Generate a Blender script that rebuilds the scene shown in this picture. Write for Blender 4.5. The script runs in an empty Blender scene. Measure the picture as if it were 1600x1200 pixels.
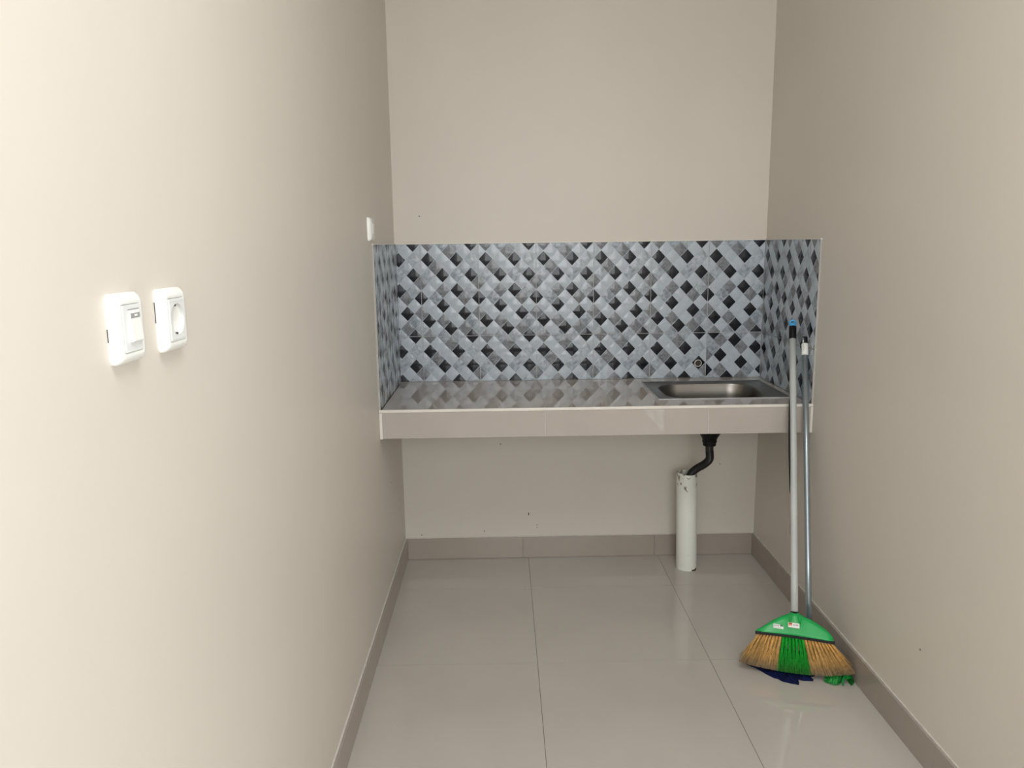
import bpy, bmesh, math, random
from mathutils import Vector, Matrix
random.seed(4)
PI = math.pi
scn = bpy.context.scene
COL = scn.collection

# ------------------------------------------------------------------ camera
cam_d = bpy.data.cameras.new('camera')
cam = bpy.data.objects.new('camera', cam_d)
COL.objects.link(cam)
R_ = Vector((0.9998315, -0.01344359, -0.01249968))
U_ = Vector((0.01467844, 0.17659869, 0.98417348))
B_ = Vector((-0.0110234, -0.98419113, 0.17676626))
cam.matrix_world = Matrix(((R_.x, U_.x, B_.x, 0.4638), (R_.y, U_.y, B_.y, -3.4531),
                           (R_.z, U_.z, B_.z, 1.4409), (0, 0, 0, 1)))
cam_d.sensor_width = 36.0
cam_d.lens = 1223.0351 / 1600 * 36.0
cam_d.clip_start = 0.02
scn.camera = cam

# ------------------------------------------------------------------ world, daylight, exposure
scn.view_settings.view_transform = 'Standard'
scn.view_settings.look = 'None'
scn.view_settings.gamma = 1.0
scn.view_settings.use_curve_mapping = False
scn.view_settings.exposure = 0.12

W_ROOM = 1.6194
world = bpy.data.worlds.new('overcast_sky')
scn.world = world
world.use_nodes = True
wb = world.node_tree.nodes['Background']
wb.inputs[0].default_value = (0.86, 0.93, 1.0, 1)
wb.inputs[1].default_value = 1.2


def area(name, loc, rot, sx, sy, power, color):
    l = bpy.data.lights.new(name, 'AREA')
    l.shape = 'RECTANGLE'
    l.size, l.size_y = sx, sy
    l.energy = power
    l.color = color
    o = bpy.data.objects.new(name, l)
    o.location = loc
    o.rotation_euler = rot
    COL.objects.link(o)
    return o


# daylight through the front window, the side doorway and the roof light, all behind the camera
area('daylight_side_doorway', (W_ROOM + 0.16, -3.75, 1.0), (PI / 2, 0, PI / 2), 0.9, 1.9, 13, (1.0, 1.0, 0.99))
area('daylight_roof_light', (0.81, -3.0, 3.02), (0, 0, 0), 0.9, 0.9, 24, (1.0, 1.0, 1.0))
area('daylight_front_window', (0.81, -4.87, 1.60), (PI / 2, 0, 0), 1.36, 1.5, 35, (1.0, 1.0, 0.99))

# ------------------------------------------------------------------ numbers of the room
W = 1.6194          # alcove width
H = 2.9
ZT = 1.442          # top of backsplash
HC = 0.8384         # counter top
HU = 0.7294         # counter underside
YC = -0.606         # counter front
TH = 0.0065          # tile thickness
HB = 0.0992         # baseboard height


# ------------------------------------------------------------------ materials
def lin(c):
    return tuple((x / 12.92 if x <= 0.04045 else ((x + 0.055) / 1.055) ** 2.4) for x in c)


def mat(name, color, rough=0.5, metal=0.0, spec=0.5, var=0.0, scale=6.0, bump=0.0, bscale=60.0, color2=None,
        coat=0.0, stretch=None, lo=0.35, hi=0.65, detail=4.0):
    m = bpy.data.materials.new(name)
    m.use_nodes = True
    nt = m.node_tree
    p = nt.nodes['Principled BSDF']
    p.inputs['Base Color'].default_value = (*color, 1)
    p.inputs['Roughness'].default_value = rough
    p.inputs['Metallic'].default_value = metal
    p.inputs['Specular IOR Level'].default_value = spec
    p.inputs['Coat Weight'].default_value = coat
    tc = nt.nodes.new('ShaderNodeTexCoord')
    mp = nt.nodes.new('ShaderNodeMapping')
    nt.links.new(tc.outputs['Object'], mp.inputs[0])
    if stretch:
        mp.inputs['Scale'].default_value = stretch
    if var or color2:
        n = nt.nodes.new('ShaderNodeTexNoise')
        n.inputs['Scale'].default_value = scale
        n.inputs['Detail'].default_value = detail
        nt.links.new(mp.outputs[0], n.inputs[0])
        r = nt.nodes.new('ShaderNodeValToRGB')
        r.color_ramp.elements[0].position = lo
        r.color_ramp.elements[1].position = hi
        if color2:
            r.color_ramp.elements[0].color = (*color, 1)
            r.color_ramp.elements[1].color = (*color2, 1)
        else:
            r.color_ramp.elements[0].color = (*[c * (1 - var) for c in color], 1)
            r.color_ramp.elements[1].color = (*[min(1, c * (1 + var)) for c in color], 1)
        nt.links.new(n.outputs[0], r.inputs[0])
        nt.links.new(r.outputs[0], p.inputs['Base Color'])
    if bump:
        nb = nt.nodes.new('ShaderNodeTexNoise')
        nb.inputs['Scale'].default_value = bscale
        nb.inputs['Detail'].default_value = 3
        nt.links.new(mp.outputs[0], nb.inputs[0])
        b = nt.nodes.new('ShaderNodeBump')
        b.inputs['Strength'].default_value = bump
        b.inputs['Distance'].default_value = 0.004
        nt.links.new(nb.outputs[0], b.inputs['Height'])
        nt.links.new(b.outputs[0], p.inputs['Normal'])
    return m


M = {}
M['paint'] = mat('beige_wall_paint', (0.67, 0.625, 0.56), 0.42, spec=0.4, var=0.02, scale=1.5, bump=0.06, bscale=25)
M['ceiling'] = mat('white_ceiling_paint', (0.82, 0.81, 0.78), 0.8, var=0.01)
M['floor_tile'] = mat('polished_greige_floor_tile', (0.52, 0.485, 0.445), 0.025, spec=0.75, var=0.025, scale=3, bump=0.008, bscale=4)
M['grout_dark'] = mat('grey_floor_grout', (0.20, 0.18, 0.16), 0.9, var=0.2, scale=40)
M['base_tile'] = mat('greige_skirting_tile', (0.36, 0.315, 0.275), 0.22, spec=0.45, var=0.03, scale=4)
M['grout_light'] = mat('pale_grout', (0.62, 0.60, 0.56), 0.85, var=0.08, scale=40)
M['grout_cool'] = mat('cool_grey_grout', (0.50, 0.51, 0.52), 0.85, var=0.08, scale=40)
M['counter_tile'] = mat('polished_greige_counter_tile', (0.44, 0.40, 0.365), 0.015, spec=0.55, var=0.03, scale=4)
M['nosing'] = mat('cream_tile_trim', (0.74, 0.71, 0.65), 0.35, var=0.03, scale=15)
M['concrete'] = mat('grey_cement', (0.42, 0.40, 0.37), 0.9, var=0.12, scale=15, bump=0.3)
M['steel'] = mat('brushed_stainless_steel', (0.24, 0.225, 0.205), 0.33, metal=1.0, var=0.05, scale=8, stretch=(1, 14, 1))
M['steel_dark'] = mat('dark_steel_drain', (0.2, 0.2, 0.2), 0.35, metal=1.0, var=0.1, scale=20)
M['black_plastic'] = mat('black_rubber_plastic', (0.007, 0.007, 0.008), 0.5, spec=0.18, var=0.2, scale=20)
M['hose'] = mat('black_ribbed_hose', (0.012, 0.012, 0.013), 0.3, spec=0.5, var=0.2, scale=20)
M['pvc'] = mat('dirty_white_pvc', (0.82, 0.84, 0.78), 0.4, color2=(0.80, 0.82, 0.76), scale=5)
M['white_plastic'] = mat('white_switch_plastic', (0.85, 0.86, 0.83), 0.3, var=0.01, scale=10)
M['white_panel'] = mat('cool_white_switch_panel', (0.76, 0.79, 0.78), 0.3, var=0.01, scale=10)
M['well'] = mat('shade_greyed_socket_well', (0.60, 0.62, 0.61), 0.35, var=0.01, scale=10)  # white plastic greyed in colour for the shade inside the well
M['grey_plastic'] = mat('grey_indicator_window', (0.34, 0.35, 0.34), 0.3, var=0.05, scale=40)
M['dark_slot'] = mat('dark_contact_and_gap_shadow', (0.09, 0.09, 0.085), 0.4, metal=0.6, var=0.1, scale=40)
M['green'] = mat('glossy_green_plastic', (0.012, 0.40, 0.09), 0.32, spec=0.45, var=0.06, scale=10)
M['green_cloth'] = mat('bright_green_folded_strip', (0.02, 0.36, 0.06), 0.4, var=0.25, scale=50, stretch=(1, 6, 1))
M['handle_grey'] = mat('pale_grey_coated_pole', (0.47, 0.50, 0.49), 0.35, var=0.08, scale=9, stretch=(1, 1, .4))
M['handle_steel'] = mat('blue_grey_metal_pole', (0.36, 0.42, 0.46), 0.3, metal=0.75, var=0.08, scale=9, stretch=(1, 1, .4))
M['film'] = mat('torn_clear_grey_film', (0.42, 0.42, 0.39), 0.3, var=0.15, scale=14)
M['blue_plastic'] = mat('sky_blue_plastic', (0.06, 0.36, 0.68), 0.25, var=0.1, scale=40)
M['navy'] = mat('navy_microfibre_cloth', (0.007, 0.011, 0.055), 0.95, spec=0.1, var=0.35, scale=60, bump=0.5, bscale=220)
M['label_white'] = mat('white_paper_label', (0.80, 0.82, 0.80), 0.5, var=0.02, scale=30)
M['ink'] = mat('dark_print_ink', (0.06, 0.07, 0.06), 0.6, var=0.1, scale=60)
M['ink_grey'] = mat('faint_grey_ink', (0.35, 0.36, 0.34), 0.6, var=0.2, scale=200)
M['ink_red'] = mat('red_print_ink', (0.42, 0.05, 0.03), 0.5, var=0.1, scale=60)
M['ink_orange'] = mat('orange_print_ink', (0.75, 0.36, 0.10), 0.5, var=0.1, scale=60)
M['ink_green'] = mat('green_print_ink', (0.02, 0.22, 0.07), 0.5, var=0.1, scale=60)
M['hole'] = mat('dark_nail_hole', (0.06, 0.05, 0.04), 0.9, var=0.3, scale=200)
M['thread'] = mat('pale_thread', (0.45, 0.40, 0.32), 0.8, var=0.1, scale=80)


def pvc_dirt():
    m = M['pvc']
    nt = m.node_tree
    p = nt.nodes['Principled BSDF']
    base = p.inputs['Base Color'].links[0].from_socket
    tc = nt.nodes.new('ShaderNodeTexCoord')
    sep = nt.nodes.new('ShaderNodeSeparateXYZ')
    nt.links.new(tc.outputs['Object'], sep.inputs[0])
    n = nt.nodes.new('ShaderNodeTexNoise')
    n.inputs['Scale'].default_value = 55
    n.inputs['Detail'].default_value = 6
    nt.links.new(tc.outputs['Object'], n.inputs[0])
    mr = nt.nodes.new('ShaderNodeMapRange')
    mr.inputs[1].default_value = 0.34
    mr.inputs[2].default_value = 0.46
    mr.inputs[3].default_value = 0.0
    mr.inputs[4].default_value = 0.22
    nt.links.new(sep.outputs[2], mr.inputs[0])
    ad = nt.nodes.new('ShaderNodeMath')
    ad.operation = 'ADD'
    nt.links.new(n.outputs[0], ad.inputs[0])
    nt.links.new(mr.outputs[0], ad.inputs[1])
    r = nt.nodes.new('ShaderNodeValToRGB')
    r.color_ramp.elements[0].position = 0.70
    r.color_ramp.elements[1].position = 0.78
    nt.links.new(ad.outputs[0], r.inputs[0])
    mx = nt.nodes.new('ShaderNodeMix')
    mx.data_type = 'RGBA'
    mx.inputs[7].default_value = (0.33, 0.30, 0.24, 1)
    nt.links.new(r.outputs[0], mx.inputs[0])
    nt.links.new(base, mx.inputs[6])
    nt.links.new(mx.outputs[2], p.inputs['Base Color'])


pvc_dirt()


def attr_mat(name, rough, marble, coat=0.0, spec=0.5, mscale=55.0):
    """colour printed on the piece (colour attribute 'print'), alpha = how strongly it is marbled"""
    m = bpy.data.materials.new(name)
    m.use_nodes = True
    nt = m.node_tree
    p = nt.nodes['Principled BSDF']
    p.inputs['Roughness'].default_value = rough
    p.inputs['Specular IOR Level'].default_value = spec
    p.inputs['Coat Weight'].default_value = coat
    a = nt.nodes.new('ShaderNodeAttribute')
    a.attribute_name = 'print'
    tc = nt.nodes.new('ShaderNodeTexCoord')
    n = nt.nodes.new('ShaderNodeTexNoise')
    n.inputs['Scale'].default_value = mscale
    n.inputs['Detail'].default_value = 5
    n.inputs['Distortion'].default_value = 0.8
    nt.links.new(tc.outputs['Object'], n.inputs[0])
    mr = nt.nodes.new('ShaderNodeMapRange')
    mr.inputs[1].default_value = 0.3
    mr.inputs[2].default_value = 0.7
    mr.inputs[3].default_value = 1 - marble
    mr.inputs[4].default_value = 1 + marble
    nt.links.new(n.outputs[0], mr.inputs[0])
    one = nt.nodes.new('ShaderNodeMix')
    one.inputs[2].default_value = 1.0
    nt.links.new(a.outputs['Alpha'], one.inputs[0])
    nt.links.new(mr.outputs[0], one.inputs[3])
    vm = nt.nodes.new('ShaderNodeVectorMath')
    vm.operation = 'SCALE'
    nt.links.new(a.outputs['Color'], vm.inputs[0])
    nt.links.new(one.outputs[0], vm.inputs['Scale'])
    nt.links.new(vm.outputs[0], p.inputs['Base Color'])
    return m


M['pattern_tile'] = attr_mat('glazed_diamond_print_tile', 0.10, 0.38, spec=0.26)
M['bristle'] = attr_mat('dusty_broom_bristle', 0.6, 0.25, spec=0.25, mscale=120)

# ------------------------------------------------------------------ helpers
ORG = {}


def link(name, me, m=None, parent=None):
    """world-space mesh -> object, re-expressed around its parent's origin"""
    o = bpy.data.objects.new(name, me)
    COL.objects.link(o)
    if m:
        me.materials.clear()
        me.materials.append(m)
    org = Vector((0, 0, 0))
    if parent is not None:
        o.parent = parent
        org = ORG.get(parent.name, Vector((0, 0, 0)))
        if org.length > 0:
            me.transform(Matrix.Translation(-org))
    ORG[o.name] = org
    return o


def mesh_from(bm, smooth=False, name='mesh'):
    bmesh.ops.recalc_face_normals(bm, faces=bm.faces)
    if smooth:
        for f in bm.faces:
            f.smooth = True
    me = bpy.data.meshes.new(name)
    bm.to_mesh(me)
    bm.free()
    return me


def add_box(bm, x0, x1, y0, y1, z0, z1, bevel=0.0):
    r = bmesh.ops.create_cube(bm, size=1.0)
    vs = r['verts']
    for v in vs:
        v.co = Vector(((x0 + x1) / 2 + v.co.x * (x1 - x0), (y0 + y1) / 2 + v.co.y * (y1 - y0),
                       (z0 + z1) / 2 + v.co.z * (z1 - z0)))
    if bevel:
        es = list({e for v in vs for e in v.link_edges})
        bmesh.ops.bevel(bm, geom=es, offset=bevel, segments=2, profile=0.6, affect='EDGES')


def box(name, m, x0, x1, y0, y1, z0, z1, parent=None, bevel=0.0):
    bm = bmesh.new()
    add_box(bm, min(x0, x1), max(x0, x1), min(y0, y1), max(y0, y1), min(z0, z1), max(z0, z1), bevel)
    return link(name, mesh_from(bm), m, parent)


def cells(xs, ys, skip, z0, z1):
    """slab made of grid cells with some left out (holes), closed all round"""
    bm = bmesh.new()
    vt = {}

    def v(i, j, k):
        if (i, j, k) not in vt:
            vt[(i, j, k)] = bm.verts.new((xs[i], ys[j], z1 if k else z0))
        return vt[(i, j, k)]
    full = {(i, j) for i in range(len(xs) - 1) for j in range(len(ys) - 1) if (i, j) not in skip}
    for i, j in full:
        bm.faces.new((v(i, j, 1), v(i + 1, j, 1), v(i + 1, j + 1, 1), v(i, j + 1, 1)))
        bm.faces.new((v(i, j, 0), v(i, j + 1, 0), v(i + 1, j + 1, 0), v(i + 1, j, 0)))
        for (di, dj, a, b) in ((0, -1, (i, j), (i + 1, j)), (0, 1, (i, j + 1), (i + 1, j + 1)),
                               (-1, 0, (i, j), (i, j + 1)), (1, 0, (i + 1, j), (i + 1, j + 1))):
            if (i + di, j + dj) not in full:
                bm.faces.new((v(*a, 0), v(*b, 0), v(*b, 1), v(*a, 1)))
    return bm


def loft(rings, cap0=False, cap1=True, close=True):
    bm = bmesh.new()
    vs = [[bm.verts.new(p) for p in r] for r in rings]
    n = len(vs[0])
    for a, b in zip(vs, vs[1:]):
        for i in range(n if close else n - 1):
            j = (i + 1) % n
            bm.faces.new((a[i], a[j], b[j], b[i]))
    if cap0:
        bm.faces.new(vs[0][::-1])
    if cap1:
        bm.faces.new(vs[-1])
    return bm


def rrect(cx, cz, w, h, r, n=6):
    """rounded rectangle outline in 2D"""
    out = []
    r = min(r, w / 2 - 1e-5, h / 2 - 1e-5)
    for (sx, sz, a0) in ((1, 1, 0), (-1, 1, PI / 2), (-1, -1, PI), (1, -1, 1.5 * PI)):
        for k in range(n + 1):
            a = a0 + k * PI / 2 / n
            out.append((cx + sx * (w / 2 - r) + r * math.cos(a), cz + sz * (h / 2 - r) + r * math.sin(a)))
    return out


def tube(path, rad, seg=16, cap=True):
    """rad: number or function of index"""
    pts = [Vector(p) for p in path]
    rings = []
    t0 = (pts[1] - pts[0]).normalized()
    nrm = t0.orthogonal().normalized()
    for i, p in enumerate(pts):
        a = pts[max(0, i - 1)]
        b = pts[min(len(pts) - 1, i + 1)]
        t = (b - a).normalized()
        nrm = (nrm - t * nrm.dot(t)).normalized()
        bn = t.cross(nrm)
        r = rad(i) if callable(rad) else rad
        rings.append([p + (nrm * math.cos(k * 2 * PI / seg) + bn * math.sin(k * 2 * PI / seg)) * r for k in range(seg)])
    return loft(rings, cap, cap)


def smooth_path(ctrl, n):
    """Catmull-Rom through control points"""
    P = [Vector(c) for c in ctrl]
    P = [P[0] * 2 - P[1]] + P + [P[-1] * 2 - P[-2]]
    out = []
    for i in range(1, len(P) - 2):
        for k in range(n):
            t = k / n
            a, b, c, d = P[i - 1], P[i], P[i + 1], P[i + 2]
            out.append(0.5 * ((2 * b) + (c - a) * t + (2 * a - 5 * b + 4 * c - d) * t * t + (3 * b - a - 3 * c + d) * t ** 3))
    out.append(P[-2])
    return out


def empty(name, loc, label, cat, group=None):
    o = bpy.data.objects.new(name, None)
    COL.objects.link(o)
    o.location = loc
    o.empty_display_size = 0.05
    ORG[o.name] = Vector(loc)
    o['label'] = label
    o['category'] = cat
    if group:
        o['group'] = group
    return o


def struct(o):
    o['kind'] = 'structure'
    return o


# ------------------------------------------------------------------ the room
YE, XE = -4.7, W
floor = struct(box('floor', M['grout_dark'], -0.12, XE + .12, YE - .12, 0.12, -0.12, -0.0015))
wall_back = struct(box('wall_back', M['paint'], -0.12, W + 0.12, 0, 0.12, 0, H))
wall_left = struct(box('wall_left', M['paint'], -0.12, 0, YE, 0, 0, H))
ceiling = struct(link('ceiling', mesh_from(cells([-0.12, 0.36, 1.26, XE + .12], [YE - .12, -3.45, -2.55, 0.12], {(1, 1)}, H, H + 0.1)), M['ceiling']))
DY0, DY1, DZ = -4.22, -3.28, 2.05
bm = cells([YE, DY0, DY1, 0], [0, 0.01, DZ, H], {(1, 1)}, W, W + 0.12)
for v in bm.verts:
    v.co = Vector((v.co.z, v.co.x, v.co.y))
wall_right = struct(link('wall_right', mesh_from(bm), M['paint']))
# front wall with its wide window behind the camera
bm = cells([-0.12, 0.12, 1.50, XE + .12], [0, 0.80, 2.40, H], {(1, 1)}, YE - 0.12, YE)
for v in bm.verts:
    v.co = Vector((v.co.x, v.co.z, v.co.y))
wall_front = struct(link('wall_front', mesh_from(bm), M['paint']))


def frame(name, horizontal, c, a0, a1, z0, z1):
    bm = bmesh.new()
    t = 0.03
    for (p, q, r, s) in ((a0, a0 + t, z0, z1), (a1 - t, a1, z0, z1), (a0 + t, a1 - t, z0, z0 + t), (a0 + t, a1 - t, z1 - t, z1),
                         ((a0 + a1) / 2 - t / 2, (a0 + a1) / 2 + t / 2, z0 + t, z1 - t)):
        if horizontal:
            add_box(bm, p, q, c - .03, c + .03, r, s)
        else:
            add_box(bm, c - .03, c + .03, p, q, r, s)
    return struct(link(name, mesh_from(bm), M['white_plastic']))


frame('window_1', True, YE - 0.06, 0.12, 1.50, 0.80, 2.40)
frame('door_1', False, W + 0.06, DY0, DY1, 0.01, DZ)

# floor tiles, 60 x 60, polished, tight joints
xs = [0.0, 0.569, 1.171, W + .01]
ys = [0.0, -0.333, -0.940] + [-0.940 - 0.602 * k for k in range(1, 6)] + [YE]
cache = {}
G = 0.0009
for i in range(len(xs) - 1):
    for j in range(len(ys) - 1):
        x0, x1, y0, y1 = xs[i] + G, xs[i + 1] - G, ys[j + 1] + G, ys[j] - G
        key = (round(x1 - x0, 4), round(y1 - y0, 4))
        if key not in cache:
            bm = bmesh.new()
            w, d = key
            add_box(bm, -w / 2, w / 2, -d / 2, d / 2, -0.009, 0.0, 0)
            cache[key] = mesh_from(bm)
            cache[key].materials.append(M['floor_tile'])
        o = bpy.data.objects.new('floor_tile', cache[key])
        o.location = ((x0 + x1) / 2, (y0 + y1) / 2, random.uniform(-0.0002, 0.0002))
        o.rotation_euler = (random.uniform(-.0006, .0006), random.uniform(-.0006, .0006), 0)
        o.parent = floor
        COL.objects.link(o)

# skirting: tile strips with pale joints
base_back = struct(box('baseboard_back', M['grout_light'], 0.004, W - 0.004, -0.004, 0, 0, HB + 0.003))
for x0, x1 in ((0.0105, 0.543), (0.5445, 1.153), (1.1545, W - 0.0105)):
    box('skirting_tile', M['base_tile'], x0, x1, -0.0105, -0.002, 0.001, HB, base_back, 0.0008)
base_left = struct(box('baseboard_left', M['grout_light'], 0, 0.004, YE, 0, 0, HB + 0.003))
yy = [-0.0005, -0.362, -0.963] + [-1.5635 - 0.6015 * k for k in range(0, 5)] + [YE]
for a, b in zip(yy, yy[1:]):
    box('skirting_tile', M['base_tile'], 0.002, 0.0105, b + .0008, a - .0008, 0.001, HB, base_left, 0.0008)
base_right = struct(box('baseboard_right', M['grout_light'], W - 0.004, W, DY1, 0, 0, HB + 0.003))
yy = [-0.0005, -0.354, -0.956] + [-1.566 - 0.6015 * k for k in range(0, 3)] + [DY1]
for a, b in zip(yy, yy[1:]):
    box('skirting_tile', M['base_tile'], W - 0.0105, W - 0.002, b + .0008, a - .0008, 0.001, HB, base_right, 0.0008)

# small nail holes and scuffs in the paint
def nail_hole(x, z, r, wall, side='back', y=0.0, h=1.0):
    bm = bmesh.new()
    bmesh.ops.create_cone(bm, cap_ends=True, segments=8, radius1=r, radius2=r * .7, depth=0.0012)
    if side == 'back':
        mt = Matrix.Translation((x, 0.0, z)) @ Matrix.Diagonal((1, 1, h, 1)) @ Matrix.Rotation(PI / 2, 4, 'X')
    else:
        mt = Matrix.Translation((0.0 if side == 'left' else W, y, z)) @ Matrix.Diagonal((1, 1, h, 1)) @ Matrix.Rotation(PI / 2, 4, 'Y')
    bm.transform(mt)
    link('nail_hole', mesh_from(bm), M['hole'], wall)


for x, z, r, h in ((0.1117, 1.561, 0.0035, 1), (0.4467, 0.5438, 0.0035, 1), (0.5717, 0.2096, 0.003, 3), (0.6099, 0.1561, 0.002, 2),
                   (0.6098, 0.1437, 0.002, 1.3), (0.0753, 0.1157, 0.0032, 1), (0.3662, 0.1292, 0.0022, 2), (1.4511, 0.434, 0.0032, 1)):
    nail_hole(x, z, r, wall_back, 'back', 0, h)
nail_hole(0, 0.308, 0.003, wall_right, 'right', -1.4441)
nail_hole(0, 0.4875, 0.003, wall_left, 'left', -0.3766)

# ------------------------------------------------------------------ backsplash tiles 25 x 40 with embossed diamonds
PAT = {0: {1: 'G', 3: 'B', 5: 'M', 7: 'D'}, 1: {0: 'L', 2: 'L', 4: 'G', 6: 'L'}, 2: {1: 'D', 3: 'L', 5: 'D', 7: 'M'},
       3: {0: 'L', 2: 'G', 4: 'L', 6: 'M'}, 4: {1: 'M', 3: 'D', 5: 'B', 7: 'D'}, 5: {0: 'G', 2: 'L', 4: 'L', 6: 'L'},
       6: {1: 'L', 3: 'G', 5: 'D', 7: 'M'}, 7: {0: 'D', 2: 'B', 4: 'L', 6: 'G'}, 8: {1: 'L', 3: 'D', 5: 'L', 7: 'L'},
       9: {0: 'G', 2: 'L', 4: 'L', 6: 'D'}, 10: {1: 'D', 3: 'G', 5: 'L', 7: 'B'}, 11: {0: 'M', 2: 'L', 4: 'D', 6: 'G'},
       12: {1: 'G', 3: 'B', 5: 'M', 7: 'D'}}
TONE = {'L': (0.475, 0.535, 0.595, 0.18), 'M': (0.39, 0.44, 0.49, 0.75), 'B': (0.31, 0.355, 0.405, 1.0),
        'G': (0.215, 0.225, 0.245, 0.9), 'D': (0.017, 0.018, 0.023, 0.3)}
TW, TL = 0.25, 0.40


def pattern_tile_mesh(x0, x1, z0, z1, rot180=False):
    """tile face in local x (0..TW), z (0 top .. -TL); y = -TH is the glazed face; cut to the given rectangle"""
    bm = bmesh.new()
    cl = bm.loops.layers.float_color.new('print')
    hw, hh = TW / 8, TL / 12
    ss = [-1, -0.95, -0.6, -0.2, 0.2, 0.6, 0.95, 1]
    for j in range(0, 13):
        for i in range(0, 9):
            if (i + j) % 2 == 0:
                continue
            if rot180:
                tone = PAT[12 - j][(8 - i) % 8]
            else:
                tone = PAT[j][i % 8]
            cx, cz = i * hw, -j * hh
            g = []
            for s in ss:
                row = []
                for t in ss:
                    hgt = 0.0017 * max(0, (1 - s * s) * (1 - t * t))
                    row.append(bm.verts.new((cx + (s - t) * hw / 2, -TH - hgt, cz + (s + t) * hh / 2)))
                g.append(row)
            for a in range(7):
                for b in range(7):
                    f = bm.faces.new((g[a][b], g[a + 1][b], g[a + 1][b + 1], g[a][b + 1]))
                    f.smooth = True
                    edge = a in (0, 6) or b in (0, 6)
                    c = TONE['L'] if (edge and tone == 'D') else TONE[tone]
                    if edge and tone in 'GB':
                        c = tuple((p + q) / 2 for p, q in zip(TONE[tone], TONE['L']))
                    for lp in f.loops:
                        lp[cl] = c
    for co, no in (((x0, 0, 0), (-1, 0, 0)), ((x1, 0, 0), (1, 0, 0)), ((0, 0, z1), (0, 0, 1)), ((0, 0, z0), (0, 0, -1))):
        bmesh.ops.bisect_plane(bm, geom=bm.verts[:] + bm.edges[:] + bm.faces[:], plane_co=co, plane_no=no, clear_outer=True, dist=1e-6)
    bmesh.ops.recalc_face_normals(bm, faces=bm.faces)
    # make sure the glazed face looks towards -y
    if sum(f.normal.y * f.calc_area() for f in bm.faces) > 0:
        bmesh.ops.reverse_faces(bm, faces=bm.faces)
    # pale ceramic body behind the glaze
    n0 = len(bm.faces)
    vv = [bm.verts.new(p) for p in ((x0, -TH, z0), (x1, -TH, z0), (x1, -TH, z1), (x0, -TH, z1),
                                    (x0, 0, z0), (x1, 0, z0), (x1, 0, z1), (x0, 0, z1))]
    for q in ((0, 4, 5, 1), (1, 5, 6, 2), (2, 6, 7, 3), (3, 7, 4, 0), (4, 7, 6, 5)):
        f = bm.faces.new([vv[k] for k in q])
        for lp in f.loops:
            lp[cl] = (0.42, 0.41, 0.39, 0.1)
    for f in list(bm.faces)[n0:]:
        f.normal_update()
    me = bpy.data.meshes.new('pattern_tile')
    bm.to_mesh(me)
    bm.free()
    me.materials.append(M['pattern_tile'])
    return me


tcache = {}


def pattern_tile(parent, mw, x0, x1, z0, z1, rot180=False):
    key = tuple(round(v, 4) for v in (x0, x1, z0, z1)) + (rot180,)
    if key not in tcache:
        tcache[key] = pattern_tile_mesh(x0, x1, z0, z1, rot180)
    o = bpy.data.objects.new('backsplash_tile', tcache[key])
    COL.objects.link(o)
    o.parent = parent
    o.matrix_world = mw
    return o


g = 0.0006
ROW2 = ZT - 0.4015
rows = [(ZT, -TL + g, -g), (ROW2, -(ROW2 - HC) + 0.001, -g)]
# back wall: a cut piece in the left corner, six full tiles
for r, (zt, za, zb) in enumerate(rows):
    for k in range(-1, 6):
        tx = 0.1116 + 0.2515 * k
        a, b = g, TW - g
        if k == -1:
            a = 0.008 - tx
        if k == 5:
            b = min(b, W - 0.008 - tx)
        rot = (r == 1 and k == 5)
        pattern_tile(wall_back, Matrix.Translation((tx, -0.001, zt)), a, b, za, zb, rot)
# right wall: starts at the corner, runs to the counter front
for zt, za, zb in rows:
    for k in range(3):
        ty = -0.0195 - 0.2515 * k
        a, b = g, TW - g
        if k == 0:
            a = 0.0
        if k == 2:
            b = -YC + ty + 0.0
        pattern_tile(wall_right, Matrix.Translation((W - 0.001, ty, zt)) @ Matrix.Rotation(-PI / 2, 4, 'Z'), a, b, za, zb)
    for k in range(3):
        ty = -0.262 - 0.2515 * k
        a, b = g, TW - g
        if k == 2:
            a = YC - ty
        pattern_tile(wall_left, Matrix.Translation((0.001, ty, zt)) @ Matrix.Rotation(PI / 2, 4, 'Z'), a, b, za, zb)
# narrow filler strip, grout bed and pale edge line of the tiling
box('grout_bed', M['grout_cool'], 0.003, W - 0.003, -0.0062, 0, HC, ZT, wall_back)
box('grout_bed', M['grout_cool'], W - 0.0062, W, YC + 0.001, -0.001, HC, ZT, wall_right)
box('grout_bed', M['grout_cool'], 0, 0.0062, YC + 0.001, -0.001, HC, ZT, wall_left)

box('edge_line', M['nosing'], 0.0, W, -0.0078, 0, ZT, ZT + 0.0035, wall_back)
box('edge_line', M['nosing'], W - 0.0078, W, YC, -0.0078, ZT, ZT + 0.0035, wall_right)
box('edge_line', M['nosing'], 0.0, 0.0078, YC, -0.0078, ZT, ZT + 0.0035, wall_left)

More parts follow.
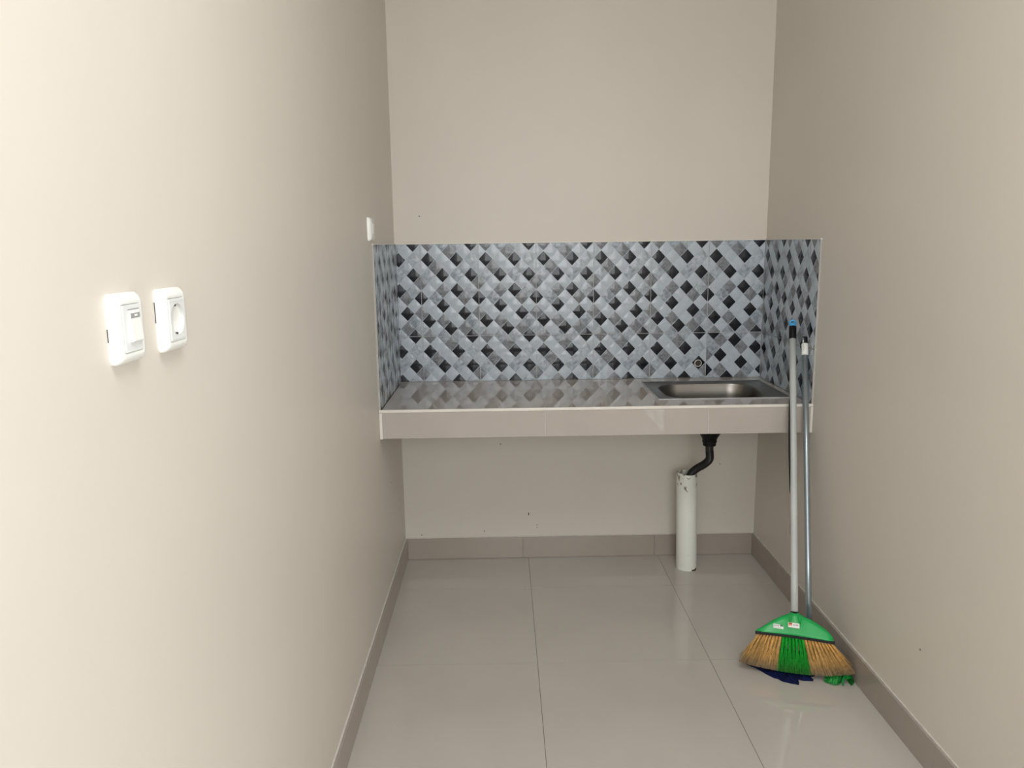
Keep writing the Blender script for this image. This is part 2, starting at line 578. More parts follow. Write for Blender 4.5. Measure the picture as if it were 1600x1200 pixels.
# ------------------------------------------------------------------ counter
counter = empty('countertop', (W / 2, -0.3, HU), 'long wall-to-wall counter clad in polished greige tiles with a cream edge strip', 'countertop')
SX0, SX1, SY0, SY1 = 1.064, 1.580, -0.492, -0.108   # sink cut-out
hx0, hx1, hy0, hy1 = SX0 + .015, SX1 - .015, SY0 + .006, SY1 - .015
link('slab', mesh_from(cells([0.012, hx0, hx1, W - 0.012], [YC + 0.012, hy0, hy1, -0.010], {(1, 1)}, HU, HC - 0.009)), M['concrete'], counter)
link('grout_bed', mesh_from(cells([0.0115, hx0, hx1, W - 0.0115], [YC + 0.011, hy0, hy1, -0.010], {(1, 1)}, HC - 0.0095, HC - 0.0012)), M['grout_light'], counter)
s1, s2 = 0.6185, 1.2283
TZ0, TZ1 = HC - 0.010, HC
yb, yf = -0.0108, YC + 0.004
box('top_tile', M['counter_tile'], 0.0112, s1 - .001, yf, yb, TZ0, TZ1, counter, 0.0006)
link('top_tile', mesh_from(cells([s1 + .001, hx0, s2 - .001], [yf, hy0, hy1, yb], {(1, 1)}, TZ0, TZ1)), M['counter_tile'], counter)
link('top_tile', mesh_from(cells([s2 + .001, hx1, W - 0.0112], [yf, hy0, hy1, yb], {(0, 1)}, TZ0, TZ1)), M['counter_tile'], counter)
# front: three upright tiles, pale joints, cream nosing on top and at both ends
box('grout_bed', M['grout_light'], 0.004, W - .004, YC - 0.0025, YC + 0.012, HU + .001, HC - 0.010, counter)
for x0, x1 in ((0.0125, s1 - .0012), (s1 + .0012, s2 - .0012), (s2 + .0012, W - 0.0105)):
    box('front_tile', M['counter_tile'], x0, x1, YC - 0.0045, YC + 0.006, HU, HC - 0.0115, counter, 0.0007)
bm = bmesh.new()
add_box(bm, 0.001, W - 0.001, YC - 0.0055, YC + 0.0035, HC - 0.0110, HC + 0.0004, 0.002)
link('nosing_strip', mesh_from(bm, True), M['nosing'], counter)
box('end_strip', M['nosing'], 0.0008, 0.0118, YC - 0.005, YC + 0.006, HU - 0.002, HC - 0.0113, counter, 0.0015)
box('end_strip', M['nosing'], W - 0.0098, W - 0.0008, YC - 0.005, YC + 0.006, HU - 0.001, HC - 0.0113, counter, 0.0015)

# ------------------------------------------------------------------ sink
sink = empty('kitchen_sink', ((SX0 + SX1) / 2, (SY0 + SY1) / 2, HC), 'single stainless steel sink bowl set into the right end of the counter', 'sink')
scx, scy = (SX0 + SX1) / 2, (SY0 + SY1) / 2
NB = 8


def ring(w, h, r, z, cx=scx, cy=scy):
    return [(p[0], p[1], z) for p in rrect(cx, cy, w, h, r, NB)]


w0, h0 = SX1 - SX0, SY1 - SY0
bcx, bcy = 1.309, -0.326
bw, bh = 0.402, 0.314
link('sink_rim', mesh_from(loft([ring(w0, h0, .008, HC + .0004), ring(w0 - .001, h0 - .001, .008, HC + .0032), ring(w0 - .007, h0 - .007, .008, HC + .0036),
                                 ring(w0 - .012, h0 - .012, .008, HC + .0018),
                                 ring(bw + .012, bh + .006, .10, HC + .0016, bcx, bcy), ring(bw, bh, .095, HC + .0004, bcx, bcy)], False, False), True), M['steel'], sink)
link('sealant_bead', mesh_from(loft([ring(w0 + .004, h0 + .004, .009, HC + .0004), ring(w0 + .003, h0 + .003, .009, HC + .0030), ring(w0 - .001, h0 - .001, .008, HC + .0038), ring(w0 - .003, h0 - .003, .007, HC + .0030)], False, False), True), M['grout_cool'], sink)
link('bowl', mesh_from(loft([ring(bw + .0005, bh + .0005, .095, HC + .0004, bcx, bcy), ring(bw - .006, bh - .006, .092, HC - .006, bcx, bcy), ring(bw - .012, bh - .012, .09, HC - .05, bcx, bcy),
                             ring(bw - .022, bh - .022, .086, HC - .105, bcx, bcy), ring(bw - .045, bh - .045, .075, HC - .130, bcx, bcy), ring(bw - .085, bh - .085, .06, HC - .142, bcx, bcy),
                             ring(.09, .09, .044, HC - .148, 1.318, -.30)], False, False), True), M['steel'], sink)


def disc_loft(prof, cx, cy, seg=24, cap0=False, cap1=True):
    return loft([[(cx + r * math.cos(k * 2 * PI / seg), cy + r * math.sin(k * 2 * PI / seg), z) for k in range(seg)] for r, z in prof], cap0, cap1)


link('drain_grate', mesh_from(disc_loft([(.046, HC - .150), (.0455, HC - .146), (.041, HC - .1455), (.038, HC - .150), (.012, HC - .152), (.011, HC - .146), (.004, HC - .145)], 1.318, -.30), True), M['steel_dark'], sink)

# ------------------------------------------------------------------ drain hose under the counter
hose = empty('drain_hose', (1.318, -0.30, 0.69), 'black strainer cup and ribbed drain hose bending into the white floor pipe', 'hose')
link('strainer_cup', mesh_from(disc_loft([(.050, .6895), (.050, .668), (.046, .658), (.040, .649), (.032, .636), (.029, .628), (.0275, .624)], 1.318, -.30, 24, True, True), True), M['black_plastic'], hose)
bm = disc_loft([(.026, .626), (.0305, .625), (.0305, .618), (.0275, .616), (.0275, .606), (.0255, .602), (.018, .600)], 1.318, -.30, 12, True, True)
link('lock_nut', mesh_from(bm), M['black_plastic'], hose)
hp = smooth_path([(1.319, -.30, .604), (1.3195, -.297, .585), (1.3245, -.288, .558), (1.327, -.270, .532), (1.315, -.232, .500), (1.297, -.188, .470), (1.281, -.160, .440), (1.272, -.152, .40)], 30)
link('ribbed_hose', mesh_from(tube(hp, lambda i: (0.0165 if i < 36 else 0.0158) + (0.0003 if i < 34 else 0.0014) * math.sin(i * 2 * PI / 4.0), 16), True), M['hose'], hose)

# ------------------------------------------------------------------ white floor pipe
pipe = empty('floor_pipe', (1.273, -0.15, 0), 'wide white plastic waste pipe standing upright on the floor under the sink', 'pipe')
R0, R1 = 0.0450, 0.0418
tilt = -0.010
ppath = []


def pring(r, z):
    return [(1.273 + tilt * z / .44 + r * math.cos(k * 2 * PI / 40), -0.15 + r * math.sin(k * 2 * PI / 40),
             z + (0.003 * math.sin(k * 2 * PI / 40 * 2 + 1) if z > .4 else 0)) for k in range(40)]


link('pipe_body', mesh_from(loft([pring(R1, 0.02), pring(R1, .2), pring(R1, 0.4425), pring(R0 - .0008, 0.4435), pring(R0, 0.4425), pring(R0, .41), pring(R0, .25), pring(R0, .12), pring(R0, 0.0)], False, False), True), M['pvc'], pipe)


def arc_mark(name, r, a0, a1, z0, z1, th, m, parent):
    """thin raised scuff following the pipe wall"""
    n = 8
    pts = []
    for k in range(n + 1):
        t = k / n
        a = a0 + (a1 - a0) * t
        z = z0 + (z1 - z0) * t - 0.006 * math.sin(PI * t)
        cx = 1.273 + tilt * z / .44
        pts.append((cx + r * math.cos(a), -0.15 + r * math.sin(a), z))
    bm = tube(pts, lambda i: th * (0.3 + math.sin(PI * (i + .5) / (n + 1))), 6)
    return link(name, mesh_from(bm), m, parent)


arc_mark('scratch', R0, -PI / 2 - .45, -PI / 2 - .08, 0.392, 0.366, .0011, M['hole'], pipe)
arc_mark('scratch', R0, -PI / 2 - .25, -PI / 2 + .15, 0.431, 0.431, .0011, M['hole'], pipe)
arc_mark('base_chip', R0 - .001, -PI / 2 + .32, -PI / 2 + 1.0, 0.004, 0.009, .0045, M['hole'], pipe)

# ------------------------------------------------------------------ capped water inlet on the backsplash
inlet = empty('water_inlet', (1.333, -0.0105, 0.905), 'small round open tap inlet in the backsplash above the sink', 'pipe fitting')
ir, orr = .0135, .0160


def cring(r, y, cx=1.333, cz=.905):
    return [(cx + r * math.cos(k * 2 * PI / 20), y, cz + r * math.sin(k * 2 * PI / 20)) for k in range(20)]


link('collar', mesh_from(loft([cring(orr, -.0095), cring(orr, -.0150), cring(orr - .0008, -.0158), cring(ir, -.0154), cring(ir, -.0118)], False, False), True), M['nosing'], inlet)
link('bore', mesh_from(loft([cring(ir + .0004, -.0125), cring(ir * .5, -.0118)], False, True), True), M['hole'], inlet)


# ------------------------------------------------------------------ switches and socket on the left wall
def wall_box(name, y, z, w, h, label, cat, kind, d=0.0135, cham=0.013):
    root = empty(name, (0, y, z), label, cat)
    # local frame: a runs along +y, depth runs along +x (out of the wall)

    def rg(ww, hh, r, dep, ca=0.0, cb=0.0):
        return [(dep, y + p[0], z + p[1]) for p in rrect(ca, cb, ww, hh, r, 5)]
    pw, ph = w - 2 * cham, h - 2 * cham * 1.05
    link('frame', mesh_from(loft([rg(w, h, .008, 0), rg(w, h, .008, d * .35), rg(w - .006, h - .006, .008, d * .72), rg(w - cham, h - cham, .007, d * .97), rg(pw + .002, ph + .002, .003, d), rg(pw + .0006, ph + .0006, .0025, d - .0004), rg(pw, ph, .0025, d - .003)], False, True), True), M['white_plastic'], root)
    return root, rg, pw, ph, d


def add_rocker(root, rg, pw, ph, d, y, z, detail=True):
    link('panel', mesh_from(loft([rg(pw - .001, ph - .001, .002, d - .003), rg(pw - .001, ph - .001, .002, d + .0006), rg(pw - .002, ph - .002, .002, d + .001)], False, True)), M['white_panel'], root)
    # rocker: wedge that stands proud at its lower end
    z0, z1 = z - ph * .29, z + ph * .37
    pr = 1.0 if detail else .35
    bm = bmesh.new()
    a, b = y - pw * .24, y + pw * .38
    v = [bm.verts.new(p) for p in ((d, a, z0), (d, b, z0), (d, b, z1), (d, a, z1),
                                   (d + .0055 * pr, a + .001, z0 + .0008), (d + .0055 * pr, b - .001, z0 + .0008), (d + .0022, b - .001, z1 - .0008), (d + .0022, a + .001, z1 - .0008))]
    for q in ((4, 5, 6, 7), (0, 1, 5, 4), (1, 2, 6, 5), (2, 3, 7, 6), (3, 0, 4, 7)):
        bm.faces.new([v[k] for k in q])
    bmesh.ops.bevel(bm, geom=[e for e in bm.edges if all(t.co.x > d + .001 for t in e.verts)], offset=.0008, segments=2, affect='EDGES')
    rk = link('rocker', mesh_from(bm), M['white_plastic'], root)
    # dark gap above the rocker
    box('gap_line', M['grey_plastic'], d + .0002, d + .0012, a, b, z1 + .0008, z1 + .0020, root)
    if detail:
        t = .80
        zc = z1 - .0062
        dep = d + .0022 + (z1 - zc) / (z1 - z0) * .0033
        box('indicator_window', M['grey_plastic'], dep - .001, dep + .0006, a + .003, b - .003, zc - .003, zc + .003, rk, .0004)
        box('indicator_lens', M['white_plastic'], dep, dep + .0011, (a + b) / 2 - .002, (a + b) / 2 + .005, zc - .0011, zc + .0013, rk, .0003)


yS, zS = -2.4965, 1.3455
root, rg, pw, ph, d = wall_box('light_switch', yS, zS, .073, .085, 'large white rocker light switch beside the power socket on the left wall', 'switch', 'rocker')
add_rocker(root, rg, pw, ph, d, yS, zS)

yP, zP = -2.364, 1.3435
root, rg, pw, ph, d = wall_box('power_socket', yP, zP, .076, .086, 'white round-well power socket right of the large light switch', 'socket', 'socket')
# panel with a round well
n = 32
hole_r = .0200


def circ(r, dep):
    # start angles match rrect ordering (24 points: 6 per corner)
    pts = []
    for k, p in enumerate(rrect(0, 0, pw, ph, .002, 5)):
        a = PI / 4 + (k - 2.5) * PI / 12
        pts.append((dep, yP + r * math.cos(a), zP + r * math.sin(a)))
    return pts


link('panel', mesh_from(loft([rg(pw - .001, ph - .001, .002, d - .003), rg(pw - .001, ph - .001, .002, d + .0006), rg(pw - .002, ph - .002, .002, d + .001), circ(.0222, d + .001)], False, False)), M['white_panel'], root)
link('socket_well', mesh_from(loft([[(dep, yP + r * math.cos(k * 2 * PI / n), zP + r * math.sin(k * 2 * PI / n)) for k in range(n)]
                                    for r, dep in ((.0222, d + .001), (.0216, d + .0012), (.0210, d - .0005), (.0200, .0030))], False, True), True), M['well'], root)
for s in (-1, 1):
    bm = bmesh.new()
    add_box(bm, .004, d - .001, yP - .0028, yP + .0028, zP + s * .0195 - .0016, zP + s * .0195 + .0016, .0006)
    link('earth_clip', mesh_from(bm), M['dark_slot'], root)
for k in range(3):
    box('well_ridge', M['grey_plastic'] if k == 0 else M['white_panel'], .003, .0062, yP - .0150, yP + .0150, zP + .0010 - k * .0026, zP + .0020 - k * .0026, root)
for s in (-1, 1):
    bm = loft([[(dep, yP + s * .0095 + .0024 * math.cos(k * 2 * PI / 12), zP - .0008 + .0024 * math.sin(k * 2 * PI / 12)) for k in range(12)] for dep in (.003, .0066)], False, True)
    link('pin_hole', mesh_from(bm), M['dark_slot'], root)
for zz, hh_, yy_, ww_ in ((zP + .012, .028, yP, .076), (zS - .006, .016, yS, .073)):  # dark strips painting the shadow gap between plates and wall
    box('gap_shadow_strip', M['dark_slot'], 0, .0012, yy_ - ww_ / 2 - .0004, yy_ - ww_ / 2 + .001, zz - hh_ / 2, zz + hh_ / 2, wall_left)
# cover joints above and below the panel
for s in (-1, 1):
    box('cover_joint', M['white_panel'], d - .0006, d + .0014, yP - pw / 2, yP + pw / 2 - .001, zP + s * ph * .44 - .0006, zP + s * ph * .44 + .0006, root)

yT, zT = -0.643, 1.4955
root, rg, pw, ph, d = wall_box('light_switch', yT, zT, .078, .083, 'small far white light switch above the left end of the backsplash', 'switch', 'rocker')
add_rocker(root, rg, pw, ph, d, yT, zT, False)

# ------------------------------------------------------------------ broom: plane frame (u along the head, v along the handle, n to the back)
BO = Vector((1.4319, -1.0569, 0.0182))
BT = Vector((1.5788, -0.4803, 1.1394))
bV = (BT - BO).normalized()
bU = Vector((1, -0.3, 0)).normalized()
bN = bV.cross(bU).normalized()


def bp(u, v, n=0.0):
    return BO + bU * u + bV * v + bN * n


broom = empty('broom', (1.43, -1.055, 0.0), 'broom with green plastic head and tan and green bristles, leaning by the right wall', 'broom')
hu = -0.006
# cap head: outline measured in the plane
top_pts = [(-.1325, .119), (-.128, .122), (-.113, .1310), (-.098, .1425), (-.0818, .1545), (-.064, .1655), (-.0464, .1750), (-.028, .1835), (-.0155, .1900), (-.006, .1905),
           (.0045, .1900), (.0135, .1850), (.0239, .1805), (.043, .1735), (.0625, .1645), (.080, .1545), (.0965, .1435), (.107, .1340), (.1142, .1235), (.1179, .1120)]


def band(u):
    t = (u + .1325) / (.1179 + .1325)
    return .1135 + (.1088 - .1135) * t + 0.003 * math.sin(PI * t)


NV = 9
front, back = [], []
for u, vt in top_pts:
    vb = band(u)
    cf, cb = [], []
    for k in range(NV + 1):
        f = k / NV
        v = vb + (max(vt, vb + .002) - vb) * f
        edge = min(1, (1 - f) / .22) ** .5 if f > .78 else 1.0
        side = min(1, (u + .1325) / .012, (.1179 - u) / .012)
        side = math.sqrt(max(0.0, side))
        th = .0165 * (1 - .40 * f) * (.25 + .75 * edge) * (.45 + .55 * side)
        # fluted socket flowing out around the handle
        wv = .0155 + .006 * (1 - f)
        rid = math.exp(-((u - hu) / wv) ** 4) * .0085 * (0.12 + 0.88 * max(0, min(1, (v - .135) / .040)))
        cf.append(bp(u, v, -(th + rid)))
        cb.append(bp(u, v, th + rid))
    front.append(cf)
    back.append(cb)
bm = bmesh.new()
vf = [[bm.verts.new(p) for p in c] for c in front]
vb_ = [[bm.verts.new(p) for p in c] for c in back]
nu = len(vf)
for i in range(nu - 1):
    for k in range(NV):
        bm.faces.new((vf[i][k], vf[i + 1][k], vf[i + 1][k + 1], vf[i][k + 1]))
        bm.faces.new((vb_[i][k], vb_[i][k + 1], vb_[i + 1][k + 1], vb_[i + 1][k]))
    bm.faces.new((vf[i][NV], vf[i + 1][NV], vb_[i + 1][NV], vb_[i][NV]))
    bm.faces.new((vf[i][0], vb_[i][0], vb_[i + 1][0], vf[i + 1][0]))
for i in (0, nu - 1):
    for k in range(NV):
        bm.faces.new((vf[i][k], vf[i][k + 1], vb_[i][k + 1], vb_[i][k]))
head = link('broom_head', mesh_from(bm, True), M['green'], broom)
for s, du in ((-1, 0), (1, 0)):
    bm = tube([bp(hu + s * (.0125 + .0055 * t), .178 - .024 * t, -(.0235 - .0050 * t)) for t in (0, .33, .66, 1)], lambda i: (.0016, .0026, .0026, .0012)[i], 8)
    link('raised_rib', mesh_from(bm, True), M['green'], head)
# black bristle base
bm = bmesh.new()
rings = []
for k in range(17):
    u = -.1335 + (.1190 + .1335) * k / 16
    v = band(u)
    rings.append([bp(u, v + .0015, -.0160), bp(u, v - .0085, -.0150), bp(u, v - .0085, .0150), bp(u, v + .0015, .0160)])
link('bristle_base', mesh_from(loft(rings, True, True)), M['black_plastic'], broom)

# bristle tufts
rnd = random.Random(7)
NT = 24


def tip_uv(t):
    u = -.186 + (.181 + .186) * t
    v = .0075 - .0150 * math.sin(PI * min(1, t * 1.02)) ** .8 + .0065 * max(0, t - .75) / .25
    return u, v


TAN = (0.66, 0.425, 0.155)
GRN = (0.018, 0.40, 0.045)
for k in range(NT):
    green = 8 <= k <= 14
    t0 = (k + .5) / NT
    ub0 = ub = -.1285 + (.1140 + .1285) * t0
    vb0 = band(ub) - .0075
    bm = bmesh.new()
    cl = bm.loops.layers.float_color.new('print')
    for s in range(135):
        row = rnd.choice((-1, -1, -1, 0, 1, 1, 1))
        a = rnd.uniform(-1, 1)
        tt = t0 + a * .78 / NT + rnd.gauss(0, .004)
        tt = min(.998, max(.002, tt))
        tu, tv = tip_uv(tt)
        axis_u = tip_uv(t0)[0]
        tv += abs(rnd.gauss(0, .0035)) if rnd.random() < .8 else rnd.uniform(0, .03)
        n0 = row * .0075 + rnd.uniform(-.0022, .0022)
        n1 = row * .0120 + rnd.gauss(0, .006)
        ub = ub0 + (.0050 if row > 0 else (0.0 if row < 0 else rnd.uniform(-.005, .005)))
        p0 = bp(ub + a * .0021, vb0, n0)
        p1 = bp(ub + a * .0021 + (axis_u - ub) * .33 + rnd.gauss(0, .0003), vb0 + (tv - vb0) * .33, n0 + (n1 - n0) * .3)
        p2 = bp(ub + a * .0034 + (axis_u - ub) * .67 + (tu - axis_u) * .25 + rnd.gauss(0, .0006), vb0 + (tv - vb0) * .68, n0 + (n1 - n0) * .7)
        p3 = bp(tu, tv, n1)
        p3.z = max(p3.z, .0125)
        col = GRN if green else TAN
        br = rnd.uniform(.75, 1.25)
        rr = [.0010, .0011, .0010, .0006]
        rings_ = []
        for p, r in zip((p0, p1, p2, p3), rr):
            ang = rnd.uniform(0, 1)
            rings_.append([bm.verts.new(p + (bU * math.cos(q * 2 * PI / 3 + .5) + bN * math.sin(q * 2 * PI / 3 + .5)) * r) for q in range(3)])
        for i in range(3):
            for q in range(3):
                f = bm.faces.new((rings_[i][q], rings_[i][(q + 1) % 3], rings_[i + 1][(q + 1) % 3], rings_[i + 1][q]))
                for lp in f.loops:
                    lev = i if lp.vert in rings_[i] else i + 1
                    dust = (0, 0.0, .12, 1.0)[lev] * (.55 if green else 1)
                    base = [c * br for c in col]
                    dc = (0.36, 0.28, 0.18) if not green else (0.08, .13, .05)
                    lite = (1.25, 1, 1, 1)[lev]
                    lp[cl] = (*[(b * (1 - dust) + dcc * dust) * lite for b, dcc in zip(base, dc)], 1)
    me = mesh_from(bm)
    o = link('bristle_tuft', me, M['bristle'], broom)
    if green:
        o['label'] = 'green bristle tuft'

# handle, collar, hanging loop
hl = lambda v, n=0.0, du=0.0: bp(hu + du, v, n)
LV = (Vector((1.5758, -0.4903, 1.1120)) - BO).dot(bV)
link('handle', mesh_from(tube([hl(.172), hl(.3), hl(.6), hl(.9), hl(LV - .045)], .0123, 20), True), M['handle_grey'], broom)
link('handle_collar', mesh_from(tube([hl(.186), hl(.1925)], .0137, 20), True), M['black_plastic'], broom)
link('grip_sleeve', mesh_from(tube([hl(LV - .049), hl(LV - .047), hl(LV + .0008), hl(LV + .0018)], lambda i: (.0131, .0136, .0136, .0131)[i], 20), True), M['black_plastic'], broom)
cap = link('cap', mesh_from(tube([hl(LV + .001), hl(LV + .002), hl(LV + .010), hl(LV + .014)], lambda i: (.0125, .0133, .0130, .010)[i], 20), True), M['blue_plastic'], broom)
c0 = hl(LV + .0175)
loop = [c0 + bU * (.0092 * math.cos(k * 2 * PI / 28)) + bV * (.0092 * math.sin(k * 2 * PI / 28)) for k in range(28)]
bm = bmesh.new()
rr = []
for k in range(28):
    rad = (loop[k] - c0).normalized()
    rr.append([bm.verts.new(loop[k] + rad * (.0042 * math.cos(q * 2 * PI / 8)) + bN * (.0065 * math.sin(q * 2 * PI / 8))) for q in range(8)])
for k in range(28):
    for q in range(8):
        bm.faces.new((rr[k][q], rr[k][(q + 1) % 8], rr[(k + 1) % 28][(q + 1) % 8], rr[(k + 1) % 28][q]))
link('hanging_loop', mesh_from(bm, True), M['blue_plastic'], broom)
# torn film peeling off the left side of the pole
def film():
    bm = bmesh.new()
    N_ = 30
    cols = []
    for k in range(N_ + 1):
        t = k / N_
        v = .455 + (.985 - .455) * t
        off = .0100 * math.sin(PI * t) ** .7 * (1 + .12 * math.sin(t * 31))
        row = []
        for q in range(5):
            a = PI * 0.88 + q * .16
            r = .0127 + off
            row.append(bp(hu + r * math.cos(a), v, r * math.sin(a) * .8 - .004))
        cols.append([bm.verts.new(p) for p in row])
    for k in range(N_):
        for q in range(4):
            bm.faces.new((cols[k][q], cols[k + 1][q], cols[k + 1][q + 1], cols[k][q + 1]))
    bmesh.ops.solidify(bm, geom=bm.faces[:], thickness=.0006)
    return mesh_from(bm, True)


link('torn_film', film(), M['film'], broom)
link('dark_slit_fill', mesh_from(tube([hl(v, -.003, -.0135) for v in (.60, .65, .70, .75, .80, .85, .90, .95)], lambda i: .0006 + .0034 * math.sin(PI * (i + .3) / 7.6), 8), True), M['black_plastic'], broom)  # black tube drawing the dark slit between film and pole
link('loose_thread', mesh_from(tube(smooth_path([bp(-.0195, .505, -.004), bp(-.0255, .488, -.005), bp(-.0285, .465, -.004), bp(-.0265, .450, -.004), bp(-.0265, .440, -.004)], 5), .0005, 5), True), M['thread'], broom)


# stickers
def sticker(name, u0, u1, v0, v1, skew, n_front, m, parent):
    """thin label following the head's front"""
    pts = [bp(u0, v0, n_front), bp(u1, v0 + skew, n_front), bp(u1, v1 + skew, n_front), bp(u0, v1, n_front)]
    off = bN * .0008
    bm = loft([[p + off for p in pts], [p - off * .2 for p in pts]], True, True)
    return link(name, mesh_from(bm), m, parent)


def head_n(u, v):
    vb = band(u)
    vt = None
    for (a, va), (b, vb2) in zip(top_pts, top_pts[1:]):
        if a <= u <= b:
            vt = va + (vb2 - va) * (u - a) / (b - a)
    f = (v - vb) / (vt - vb)
    th = .0165 * (1 - .40 * f)
    wv = .0155 + .006 * (1 - f)
    rid = math.exp(-((u - hu) / wv) ** 4) * .0085 * (0.12 + 0.88 * max(0, min(1, (v - .135) / .040)))
    return -(th + rid)


st = sticker('sticker', -.0755, -.0430, .1315, .1455, -.001, -.0158, M['label_white'], head)
st['label'] = 'white sticker with a green corner'
sticker('green_corner', -.0540, -.0435, .1385, .1448, 0, -.0163, M['ink_green'], st)
for k in range(3):
    sticker('small_print', -.0735 + k * .0058, -.0690 + k * .0058, .1382 + .0008 * (k % 2), .1425, 0, -.0163, M['ink_grey'], st)
for k in range(2):
    sticker('small_print', -.0735 + k * .013, -.0640 + k * .013, .1338, .1348, 0, -.0163, M['ink_grey'], st)
st = sticker('sticker', -.0285, .0075, .1395, .1555, -.001, -.0237, M['label_white'], head)
st['label'] = 'white sticker with a red and orange block'
sticker('red_block', -.0270, -.0155, .1492, .1545, 0, -.0242, M['ink_red'], st)
sticker('orange_block', -.0270, -.0160, .1450, .1490, 0, -.0242, M['ink_orange'], st)
for k in range(4):
    sticker('small_print', -.0125 + k * .0045, -.0092 + k * .0045, .1462, .1502, 0, -.0242, M['ink_grey'], st)

# ------------------------------------------------------------------ mop behind the broom
mop = empty('mop', (1.45, -1.02, 0.0), 'floor mop with blue-grey metal pole and navy cloth head behind the broom', 'mop')
MB0, MB1 = Vector((1.5030, -.9800, .030)), Vector((1.6030, -.5330, 1.0720))
mD = (MB1 - MB0).normalized()
mL = (MB1 - MB0).length
mp_ = lambda s: MB0 + mD * s
link('pole', mesh_from(tube([mp_(0), mp_(mL * .3), mp_(mL * .6), mp_(mL * .978)], .0105, 18), True), M['handle_steel'], mop)
lab = link('pole_label', mesh_from(tube([mp_(mL - .063), mp_(mL - .062), mp_(mL - .019), mp_(mL - .018)], lambda i: (.0108, .0125, .0125, .0108)[i], 20), True), M['label_white'], mop)
lab['label'] = 'white wrapped label'
# vertical script on the label: small linked strokes
lt = mD
front_dir = (Vector((0.4638, -3.4531, 1.4409)) - MB1)
front_dir = (front_dir - mD * front_dir.dot(mD)).normalized()
sidev = mD.cross(front_dir).normalized()
cf = front_dir * .0118 - sidev * .0
rn2 = random.Random(3)
if True:
    # decide which way is screen-left
    left = -sidev if sidev.x > 0 else sidev
    s0 = mL - .026
    strokes = [(0, .0045), (.0048, .0028), (.0082, .0030), (.0120, .0040), (.0160, .0028), (.0195, .0030)]
    for ds, hgt in strokes:
        a = mp_(s0 - ds) + front_dir * .0114 + left * .0052
        b = mp_(s0 - ds - .0026) + front_dir * .0114 + left * .0050
        mid = mp_(s0 - ds - .0012) + front_dir * .0122 + left * (.0050 - hgt * .8)
        link('label_script', mesh_from(tube([a, mid, b], .00045, 5)), M['ink'], lab)
link('end_plug', mesh_from(tube([mp_(mL - .022), mp_(mL - .020), mp_(mL + .006), mp_(mL + .008)], lambda i: (.009, .0100, .0100, .0085)[i], 16), True), M['black_plastic'], mop)
link('end_clip', mesh_from(tube([mp_(mL - .019) + left * .0055 + front_dir * .006, mp_(mL + .004) + left * .0055 + front_dir * .006], .0042, 10), True), M['handle_steel'], mop)
link('pole_socket', mesh_from(tube([mp_(-.008), mp_(.0), mp_(.05), mp_(.058)], lambda i: (.013, .016, .0135, .0115)[i], 16), True), M['black_plastic'], mop)


def cloth(name, outline, zfun, m, parent, z0=0.0008, rings=7, seed=1):
    cx = sum(p[0] for p in outline) / len(outline)
    cy = sum(p[1] for p in outline) / len(outline)
    bm = bmesh.new()
    N_ = len(outline)
    c = bm.verts.new((cx, cy, zfun(cx, cy, 0)))
    prev = None
    for k in range(1, rings + 1):
        f = k / rings
        cur = []
        for (x, y) in outline:
            px, py = cx + (x - cx) * f, cy + (y - cy) * f
            cur.append(bm.verts.new((px, py, zfun(px, py, f))))
        for i in range(N_):
            j = (i + 1) % N_
            if prev is None:
                bm.faces.new((c, cur[i], cur[j]))
            else:
                bm.faces.new((prev[i], cur[i], cur[j], prev[j]))
        prev = cur
    bot = [bm.verts.new((x, y, z0)) for x, y in outline]
    for i in range(N_):
        j = (i + 1) % N_
        bm.faces.new((prev[i], bot[i], bot[j], prev[j]))
    bm.faces.new(bot[::-1])
    return link(name, mesh_from(bm), m, parent)


# navy cloth lying on the floor, folded edge with two flaps
rag = [(1.287, -.930), (1.282, -.955), (1.290, -.978), (1.314, -1.004), (1.335, -1.040), (1.352, -1.064), (1.364, -1.072), (1.374, -1.087), (1.398, -1.100), (1.421, -1.109), (1.426, -1.092), (1.430, -1.077), (1.442, -1.085),
       (1.458, -1.087), (1.476, -1.088), (1.474, -1.064), (1.498, -1.055), (1.530, -1.050), (1.560, -1.030), (1.585, -.985), (1.575, -.93), (1.53, -.90), (1.45, -.885), (1.36, -.885), (1.31, -.90)]
rag2 = []
for (a, b) in zip(rag, rag[1:] + rag[:1]):
    rag2 += [a, ((a[0] + b[0]) / 2, (a[1] + b[1]) / 2)]
link_rag = cloth('mop_head', rag2, lambda x, y, f: .0085 + .0022 * math.sin(x * 95 + y * 40) * min(1, f * 1.2) + .0015 * math.sin(y * 150 + 1) - .0035 * f ** 6, M['navy'], mop)
link_rag['label'] = 'flat navy cloth head'
for s0_, ln in (((1.372, -1.048), .040), ((1.402, -1.055), .043), ((1.448, -1.050), .034)):
    pts = [(s0_[0] + .010 * t, s0_[1] - ln * t, .0100 - .006 * t) for t in (0, .25, .5, .75, 1)]
    link('cloth_fold', mesh_from(tube(pts, lambda i: (.003, .005, .005, .004, .0025)[i], 8), True), M['navy'], link_rag)


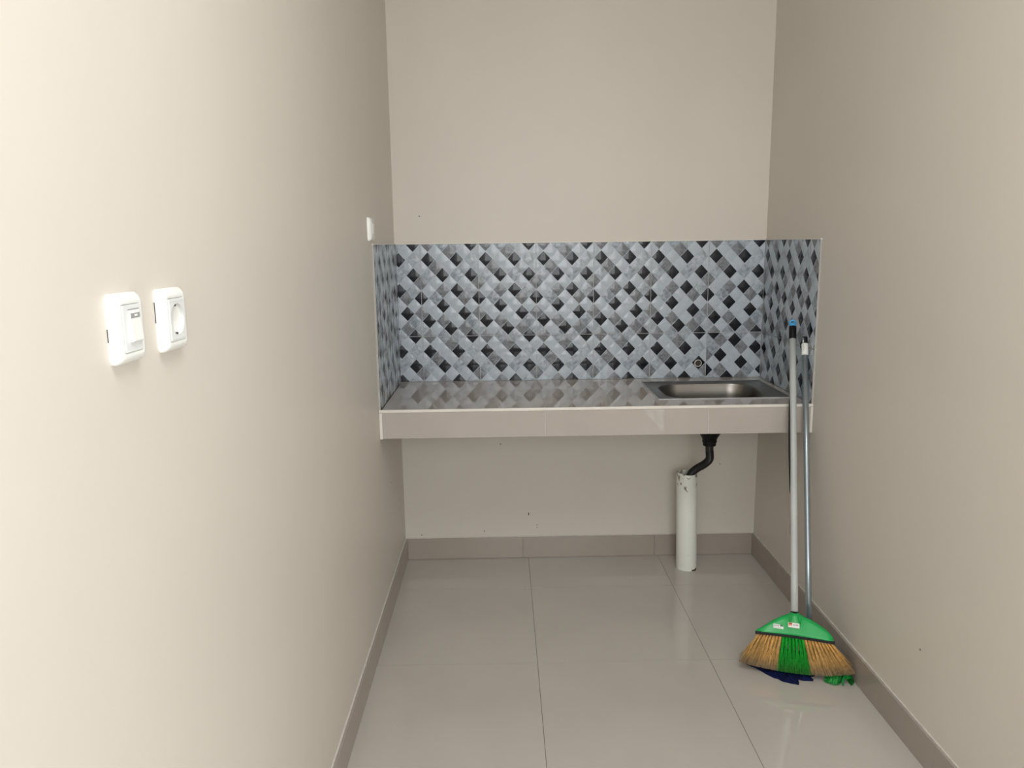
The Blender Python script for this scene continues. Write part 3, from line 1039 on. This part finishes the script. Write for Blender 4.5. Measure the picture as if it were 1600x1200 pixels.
# green folded strip at the right end of the mop head
def ribbon(name, pts, widths, thick, m, parent, up=Vector((0, 0, 1))):
    bm = bmesh.new()
    P = [Vector(p) for p in pts]
    rows_ = []
    for i, p in enumerate(P):
        t = (P[min(len(P) - 1, i + 1)] - P[max(0, i - 1)]).normalized()
        w = widths[i] if i < len(widths) else widths[-1]
        d_ = Vector(w)
        rows_.append([bm.verts.new(p + d_ * (q / 4 - .5)) for q in range(5)])
    for i in range(len(P) - 1):
        for q in range(4):
            bm.faces.new((rows_[i][q], rows_[i + 1][q], rows_[i + 1][q + 1], rows_[i][q + 1]))
    bmesh.ops.solidify(bm, geom=bm.faces[:], thickness=thick)
    return link(name, mesh_from(bm, True), m, parent)


# ribbed domed leaf, curled open lobe beside it, strap over the middle
def sheet(name, fn, nu_, nv_, thick, m, parent):
    bm = bmesh.new()
    gr = [[bm.verts.new(fn(i / nu_, j / nv_)) for j in range(nv_ + 1)] for i in range(nu_ + 1)]
    for i in range(nu_):
        for j in range(nv_):
            bm.faces.new((gr[i][j], gr[i + 1][j], gr[i + 1][j + 1], gr[i][j + 1]))
    bmesh.ops.solidify(bm, geom=bm.faces[:], thickness=thick)
    return link(name, mesh_from(bm, True), m, parent)


def leaf_fn(u, v):
    w = math.sin(PI * (.06 + .88 * u)) ** .8
    a = (-.15 + 1.0 * v) * PI * .62
    x = 1.512 + .062 * u + .004 * math.sin(v * 5)
    y = -1.083 - .034 * w * math.sin(max(-.3, a))
    z = .0035 + .027 * w * math.cos(a) * (1 if a < PI / 2 else .2) + .0022 * math.sin(u * 34 + v * 2) * w
    return (x, y, max(.0015, z))


gl = sheet('green_strip', leaf_fn, 36, 10, .0012, M['green_cloth'], mop)
gl['label'] = 'crumpled bright green strip'


def lobe_fn(u, v):
    a = -PI * .42 + u * PI * 1.30
    y = -1.084 - .036 * v
    r = .0155 - .003 * v * v
    return (1.584 + r * math.cos(a) * 1.08, y, .0175 + r * math.sin(a) - .004 * v + .001)


sheet('strip_loop', lobe_fn, 24, 6, .0014, M['green_cloth'], gl)


def strap_fn(u, v):
    return (1.577 - .016 * u + .007 * (v - .5) + .003 * math.sin(u * 6), -1.086 - .038 * u, .0355 - .031 * u ** 1.4 + .0025 * math.sin(PI * v))


sheet('strip_twist', strap_fn, 12, 5, .0014, M['green'], gl)
